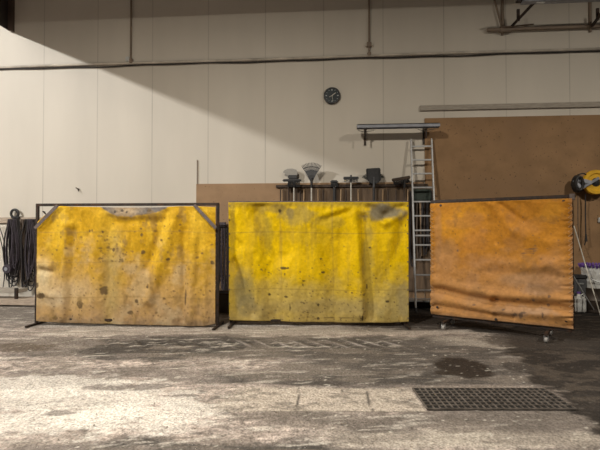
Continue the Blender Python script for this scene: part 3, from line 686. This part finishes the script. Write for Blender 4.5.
# ------------------------------------------------------------------ hanging slings and hoses
def loop_pts(w, L, ph, n=28, y=0):
    P = []
    for i in range(n+1):
        a = i/n
        if a < .45: tt = a/.45; P.append((-w/2*(.5+.5*math.sin(tt*math.pi*.9+.2)+.1*math.sin(tt*9+ph)), y+.01*math.sin(tt*7+ph), -L*tt))
        elif a < .55: tt = (a-.45)/.1; P.append((-w/2*.55+w*.55*tt, y, -L-.04*math.sin(tt*math.pi)))
        else: tt = (a-.55)/.45; P.append((w/2*(.5+.5*math.sin((1-tt)*math.pi*.9+.2)+.1*math.sin(tt*8+ph)), y+.01*math.sin(tt*5+ph), -L*(1-tt)))
    return P
ra = W(-12, 219, .05); rb = W(35, 219, .05)
o = MB().box((ra.x,-.05,ra.z-.09),(rb.x+.55,-.001,ra.z+.035), bev=.004).build('hook_board', 'plank'); tag(o, 'tan wooden hook board holding slings at the left edge', 'board')
hk = MB(); 
zs = ra.z-.0
protos = {}
def sling(px, w, L, r, m, off, label, group, name='sling'):
    key = (w, L, r, m, name)
    p = W(px, 221, off)
    if True:
        k = random.random()*6; mb = MB()
        rr_ = [random.random() for _ in range(4)]
        for j in range(3): mb.tube([((x_*(1.2+1.3*rr_[0])+.012*j*(1 if x_>0 else -1))*min(1,.25-z_*2.2)+.018*math.sin(z_*(3+3*rr_[1])+k), y_+.022*(j-1), z_*(1-.06*j-.1*rr_[2])) for x_, y_, z_ in loop_pts(w, L, k+j)], r, 7)
        protos[key] = mb.build(name, m, smooth=True); o = protos[key]
    else: o = protos[key].copy(); col.objects.link(o)
    o.location = (p.x, -off, ra.z-.01); tag(o, label, 'sling' if name == 'sling' else 'hose', group); return o
gb = 'black slings on the left hook board'; gp = 'purple-grey hoses on the left hook board'; gs = 'brown straps on the left hook board'
for i, px in enumerate((8.5,11,13.5,16,18,26,28.5,31,33.5)):
    L = [1.30,1.45,1.38,1.50,1.25,1.52,1.40,1.55,1.35][i]
    sling(px, .10, L, .013, 'hose', .12+.035*(i%3), 'black sling hanging in the bunch on left hook board', gb)
for i, px in enumerate((10,15,29,32)):
    sling(px, .07, [1.2,1.1,1.35,1.2][i], .010, 'hose2', .24, 'purple-grey hose loop hanging in front on left hook board', gp, 'hose_loop')
for i, px in enumerate((21.5,23.5,25)):
    sling(px, .035, [1.3,1.45,1.5][i], .011, 'hose3', .12, 'brown strap hanging between the two black bunches at left', gs)
# thin wires at the far left
for i, (x0_, x1_, yy) in enumerate(((-4,9,262),(-2,11,250))):
    a = W(x0_, 224, .1); b = W(x1_, yy, .15); c2 = W(2, 292, .12)
    pts = []
    for k in range(25):
        u = k/24; p = (Vector(a)*(1-u)**2 + Vector(b)*2*u*(1-u) + Vector(c2)*u*u); pts.append(p)
    o = MB().tube(pts, .009, 6).build('cable', 'hose', smooth=True, loc=pts[0]); tag(o, 'thin black cable curving down the pale wall at left edge', 'cable', 'thin cables at the left edge')
p = W(6.5, 269, .26)
cl = empty('hose_reel', (p.x,-.0,p.z), label='small round purple-grey reel hanging at far left', cat='reel')
MB().lathe([(.02,.17),(.085,.17),(.095,.18),(.095,.26),(.085,.27),(.02,.27)], 24, my).build('rim', 'hose2', cl, True)
MB().lathe([(.012,.0),(.012,.28),(.04,.28),(.04,.285)], 16, my).build('hub', 'shelf', cl, True)
# ring hook above
p = W(15.5, 213.5, .06)
rk = empty('eye_hook', (p.x,0,p.z), label='black ring hook fixed to wall above the hanging slings', cat='hook')
MB().tube([(.085*math.cos(a)-.01,-.07,.085*math.sin(a)) for a in np.linspace(-1.9,4.0,30)], .026, 10).build('ring', 'black', rk, True)
MB().box((-.085,-.09,-.115),(.10,-.001,-.062),bev=.008).tube([(0,0,.02),(-.01,-.07,.085)],.018,8).build('mount', 'black', rk)
# low bench of planks
a = W(-25, 290, .55)
pb = empty('plank_bench', (F(0,306).x, F(0,306).y, 0), label='low bench of dusty planks on floor beneath the hanging slings', cat='bench')
L0_ = W(-30,290,.4).x - pb.location.x; R0 = W(25.5,290,.4).x-pb.location.x
zt_ = .34
MB().box((L0_,.02,.26),(R0,.34,.34),bev=.006).build('top_plank', 'batten', pb)
MB().box((L0_,-.02,.02),(R0+.75,.30,.15),bev=.006).build('bottom_plank', 'plank', pb)
MB().box((R0-.03,-.03,.15),(R0+.03,.019,.37),bev=.004).build('leg', 'steel', pb)
MB().box((L0_,.03,.15),(L0_+.06,.32,.26),bev=.004).build('leg', 'steel', pb)
# gap between left and middle screens: rail, chains, dark crate
ga = W(208,228,.05); gb_ = W(240,228,.05)
o = MB().box((ga.x,-.06,ga.z-.04),(gb_.x,-.0185,ga.z+.03),bev=.004).build('hook_board', 'darkwood'); tag(o, 'dark hook board behind gap between the two yellow screens', 'board')
chp = None
for i, px in enumerate((216,219,221.5,224,227,230)):
    p = W(px, 228, .12)
    if chp is None:
        mb = MB()
        for k in range(34):
            z = -.045*k; ang = (k%2)*math.pi/2
            ring = [Vector((.014*math.cos(a)*math.cos(ang), .014*math.cos(a)*math.sin(ang), z+.03*math.sin(a))) for a in np.linspace(0,2*math.pi,11)]
            mb.tube(ring, .0065, 5, False)
        chp = mb.build('chain', 'steel', smooth=True); o = chp
    else: o = chp.copy(); col.objects.link(o)
    o.location = (p.x, -.12-.02*(i%2), ga.z-.02); tag(o, 'steel chain hanging in the gap between the two yellow screens', 'chain', 'chains in the gap between the yellow screens')
for i, px in enumerate((218,223,226)):
    k = 'gap'; p = W(px, 228, .2)
    mb = MB(); [mb.tube([(x_*1.0+.01*j, y_+.02*j, z_) for x_, y_, z_ in loop_pts(.07, 1.15+.1*i, i+j)], .012, 7) for j in range(2)]
    o = mb.build('sling', ['hose','hose2','hose'][i], smooth=True); o.location = (p.x,-.2,ga.z); tag(o, ['black sling, left one in the gap between yellow screens','purple-grey sling in the gap between yellow screens','black sling nearest the middle yellow screen, in the gap'][i], 'sling')
q = W(222.5,229,.1); o = MB().box((q.x-.13,-.20,ga.z+.03),(q.x+.1,-.03,ga.z+.12),bev=.03).build('folded_rag', 'hose2'); tag(o, 'dark rag lying on hook board between the yellow screens', 'rag')
q = F(223, 313)
cr = empty('metal_crate', (q.x, q.y+.2, 0), label='dark metal crate on floor seen in gap between yellow screens', cat='crate')
MB().box((-.3,-.2,.02),(.3,-.18,.36)).box((-.3,.18,.02),(.3,.2,.36)).box((-.3,-.2,.02),(-.28,.2,.36)).box((.28,-.2,.02),(.3,.2,.36)).box((-.3,-.2,.0),(.3,.2,.02)).build('body', 'plas', cr)
MB().box((-.31,-.21,.34),(.31,-.175,.37),bev=.004).box((-.31,.175,.34),(.31,.21,.37),bev=.004).build('rim', 'steel', cr)
# low shelf behind ladder
q = F(420, 309)
o = empty('low_shelf', (q.x,q.y+.1,0), label='low grey metal shelf on floor behind the foot of ladder', cat='shelf')
MB().box((-.6,-.12,.14),(.6,.3,.17)).build('board', 'galv', o)
for x_ in (-.57,.54):
    for y_ in (-.10,.26): MB().box((x_,y_,0),(x_+.03,y_+.03,.14)).build('leg', 'steel', o)
# dark slings behind the ladder
for i, px in enumerate((412,419,425,430)):
    p = W(px, 203, .10); mb = MB(); mb.tube([(x_, y_, z_) for x_, y_, z_ in loop_pts(.09,1.5-.12*i,i*1.7)], .014, 7)
    mb.tube([(x_*.6, y_+.03, z_*.9) for x_, y_, z_ in loop_pts(.12,1.5-.12*i,i*1.1)], .014, 7)
    o = mb.build('sling', ['hose','hose3','hose','hose'][i], smooth=True); o.location = (p.x,-.10,p.z+.25); tag(o, 'brown strap hanging on wall behind the ladder' if i == 1 else 'black sling hanging on wall behind the ladder', 'sling', None if i == 1 else 'black slings behind the ladder')
# ------------------------------------------------------------------ right edge
p = W(597.5, 182, .25)
rr = empty('hose_reel', (p.x,0,p.z), label='yellow and black hose reel on wall at the right edge', cat='reel')
MB().lathe([(.165,.14),(.235,.14),(.245,.16),(.245,.20),(.23,.225),(.175,.225),(.16,.20)], 36, my).build('rim', 'yellow', rr, True)
MB().lathe([(.03,.02),(.16,.04),(.16,.13),(.10,.19),(.03,.24)], 30, my).build('drum', 'plas', rr, True)
MB().bar((-.38,-.24,.06),(-.12,-.27,-.02),.08,.04,bev=.01).bar((-.44,-.24,.04),(-.30,-.26,-.12),.06,.04,bev=.01).bar((-.30,-.26,-.12),(.02,-.27,.08),.05,.03,bev=.008).build('guide_arm', 'shelf', rr)
p = W(577, 184, .2)
o = MB()
for k in range(4): o.tube([(.085*math.cos(a)*(1-.08*k),-.03*k,.15*math.sin(a)*(1-.05*k)) for a in np.linspace(0,2*math.pi,30)], .026, 8, False)
o.box((-.03,-.06,-.03),(.03,.198,.03))
o = o.build('cable_coil', 'black', smooth=True); o.location = (p.x,-.2,p.z); tag(o, 'black coil of cable hanging left of yellow reel', 'cable coil')
p = W(582.5, 176, .2); o = MB().tube([(.07*math.cos(a),0,.05*math.sin(a)) for a in np.linspace(-.3,3.4,16)], .012, 8).tube([(0,0,.05),(0,.18,.05)],.01,6).build('hook', 'black', smooth=True); o.location=(p.x,-.2,p.z); tag(o, 'black curved hook over the coil beside yellow reel', 'hook')
for px, y0, y1, lab in ((578,196,238,'straight black cable hanging below the coil, nearer orange screen'),(585.5,194,240,'black cable hanging below yellow reel with a plug at its end')):
    a = W(px,y0,.16); b = W(px+.5,y1,.16)
    t = empty('hanging_cable', (a.x,-.16,a.z), label=lab, cat='cable')
    MB().tube([(0,0,0),(.01,.03,-.3),(-.005,.0,-.6),(b.x-a.x,0,b.z-a.z)], .008 if px < 580 else .012, 7).build('cord', 'hose3' if px < 580 else 'hose', t, True)
    if px > 580: MB().tube([(b.x-a.x,0,b.z-a.z+.12),(b.x-a.x,0,b.z-a.z-.03)], [.014,.03], 8).tube([(b.x-a.x,0,b.z-a.z),(b.x-a.x-.03,0,b.z-a.z-.10)], .012, 6).build('plug', 'black', t)
# leaning white poles
for (q0, q1, lab) in (((574,226,.25),(601,318), 'long thin white pole leaning on wall at right, the higher one'), ((571,272,.75),(595.5,313), 'thin white pole, the lower one, slanting behind orange screen')):
    a = W(*q0); b = F(*q1)
    d_ = (b-a); a = a + (a-b)*.0
    o = MB().tube([b+Vector((0,0,.012)), a], .010, 8).build('pole', 'alu' if q0[0] < 572 else 'pale', smooth=True, loc=b); tag(o, lab, 'pole')
# drum with pail and purple bag; jug
q = F(597, 313.5)
dr = empty('drum', (q.x+.12, q.y+.25, 0), label='dark drum on floor at the right edge under white pail', cat='drum')
MB().lathe([(.02,0),(.27,0),(.275,.02),(.27,.04),(.27,.22),(.278,.23),(.27,.24),(.27,.44),(.278,.455),(.268,.46),(.02,.46)], 32).build('shell', mat('drum_paint', (.06,.045,.035), .5, .3, var=.4, vscale=8), dr, True)
pa = empty('pail', (q.x+.10, q.y+.24, .46), label='white plastic pail with purple rim standing on dark drum', cat='pail')
MB().lathe([(.02,.0),(.205,.0),(.235,.40),(.245,.40),(.245,.42),(.225,.42),(.19,.03),(.02,.03)], 32).build('body', 'white', pa, True)
pm = MB()
for k in range(26):
    a = 2*math.pi*k/26; pm.tube([(.235*math.cos(a),.235*math.sin(a),.385+.008*math.sin(k*2)),(.255*math.cos(a),.255*math.sin(a),.42+.015*math.sin(k*3)),(.20*math.cos(a),.20*math.sin(a),.445)], [.018,.03,.02], 6)
pm.build('bag_rim', 'purple', pa, True)
MB().tube([(.245*math.cos(a),-.245*abs(math.sin(a))-.01,.34-.22*abs(math.sin(a))) for a in np.linspace(math.pi,2*math.pi,18)], .006, 6).build('wire_handle', 'galv', pa, True)
q = F(579, 312.5)
j = empty('jug', (q.x,q.y,0), label='small white plastic jug on floor beside right edge of orange screen', cat='jug')
MB().box((-.10,-.09,0),(.10,.09,.30),bev=.03).lathe([(.05,.28),(.03,.33),(.03,.36)],16).build('body', 'white', j, True)
MB().tube([(.03,0,.32),(.09,0,.36),(.10,0,.28)], .012, 8).build('handle', 'white', j, True)
MB().lathe([(.034,.355),(.034,.39)], 16).build('cap', 'purple', j)
q = W(577.5, 300, .33)
bx = empty('toolbox', (q.x,-.33,0), label='dark grey upright box standing behind the white jug', cat='box')
MB().box((-.13,-.12,0),(.12,.12,.62),bev=.015).build('body', 'grey', bx)
MB().box((-.14,-.13,.63),(.13,.13,.70),bev=.015).build('lid', 'plas', bx)
MB().box((-.06,-.14,.52),(.05,-.12,.55),bev=.005).build('handle', 'galv', bx)
# floor drain
g0 = F(413.5,389.5); g1 = F(421,409.5); g2 = F(545,389)
CY, SY = math.cos(YAW), math.sin(YAW)
gr = empty('drain_grate', (g0.x, g0.y, 0), YAW, 'rectangular steel drain grate set in the floor at right front', 'grate')
gw = (g2-g0).length-.02; gh = (g0-Vector((g0.x+(g1.x-g0.x), g1.y, 0))).length
MB().box((0,-gh,.001),(gw,0,.003)).build('pit_shade_plate', 'pit_shade', gr)  # flat plate on the floor, coloured like the shaded recess under the bars
MB().box((-.012,-gh-.012,.0),(gw+.012,-gh,.014)).box((-.012,0,.0),(gw+.012,.012,.014)).box((-.012,-gh,.0),(0,0,.014)).box((gw,-gh,.0),(gw+.012,0,.014)).build('rim', 'grate', gr)
g = MB(); n_ = int(gw/.052)
for i in range(1, n_): g.box((i*gw/n_-.006,-gh,.004),(i*gw/n_+.006,0,.013))
n_ = int(gh/.07)
for i in range(1, n_): g.box((0,-i*gh/n_-.006,.006),(gw,-i*gh/n_+.006,.014))
g.build('bars', 'grate', gr)
# grit strewn over the floor
def grit(name, n, m, lab, r, box, seed):
    rnd = random.Random(seed); mb = MB(); bm_ = mb.b
    for i in range(n):
        px = rnd.uniform(box[0], box[2]); py = rnd.uniform(box[1], box[3]); p = F(px, py); s = rnd.uniform(*r)*(1 if rnd.random() < .93 else 1.9)
        vs = [bm_.verts.new(p+Vector((a*s*rnd.uniform(.6,1.3), b*s*rnd.uniform(.6,1.3), max(0,c)*s*.9))) for a, b, c in ((1,0,0),(0,1,0),(-1,0,0),(0,-1,0),(.1,.1,.8))]
        for a, b in ((0,1),(1,2),(2,3),(3,0)): bm_.faces.new((vs[a], vs[b], vs[4]))
        bm_.faces.new((vs[3],vs[2],vs[1],vs[0]))
    o = mb.build(name, m); tag(o, lab, 'dirt', kind='stuff'); return o
grit('loose_grit', 1100, 'stone', 'dark crumbs of dirt scattered over the concrete floor', (.002,.006), (-20,334,560,455), 5)
grit('pale_grit', 300, 'chalk', 'pale chips scattered over the concrete floor', (.0015,.004), (-20,334,375,455), 6)
# ------------------------------------------------------------------ lights
def point(name, loc, e, r, c):
    l = bpy.data.lights.new(name, 'POINT'); l.energy = e; l.shadow_soft_size = r; l.color = c
    o = bpy.data.objects.new(name, l); col.objects.link(o); o.location = loc
wa = W(12, 32); wb = W(290, 146); sl = (wa.z-wb.z)/(wb.x-wa.x)
k = 6.0
edge = Vector((b0.x+.03, 0, b0.z+.0))
point('hall_lamp_left', (edge.x-k, -9.2, edge.z+sl*k), 5000, .13, (1.0,.985,.95))
def highbay(name, loc, e, size, c):
    l = bpy.data.lights.new(name, 'AREA'); l.shape = 'DISK'; l.size = size; l.energy = e; l.color = c
    o = bpy.data.objects.new(name, l); col.objects.link(o); o.location = loc
highbay('hall_lamp_middle', (-2.6,-7.4,6.65), 610, .3, (1.0,.92,.79))
highbay('hall_lamp_right', (6.2,-7.0,6.65), 430, .3, (1.0,.92,.79))
w = bpy.data.worlds.new('world'); sc.world = w; w.use_nodes = True
w.node_tree.nodes['Background'].inputs[0].default_value = (1.0,.93,.82,1); w.node_tree.nodes['Background'].inputs[1].default_value = .07
sc.view_settings.view_transform = 'Standard'; sc.view_settings.look = 'None'; sc.view_settings.gamma = 1; sc.view_settings.exposure = 0.0
sc.view_settings.use_curve_mapping = False
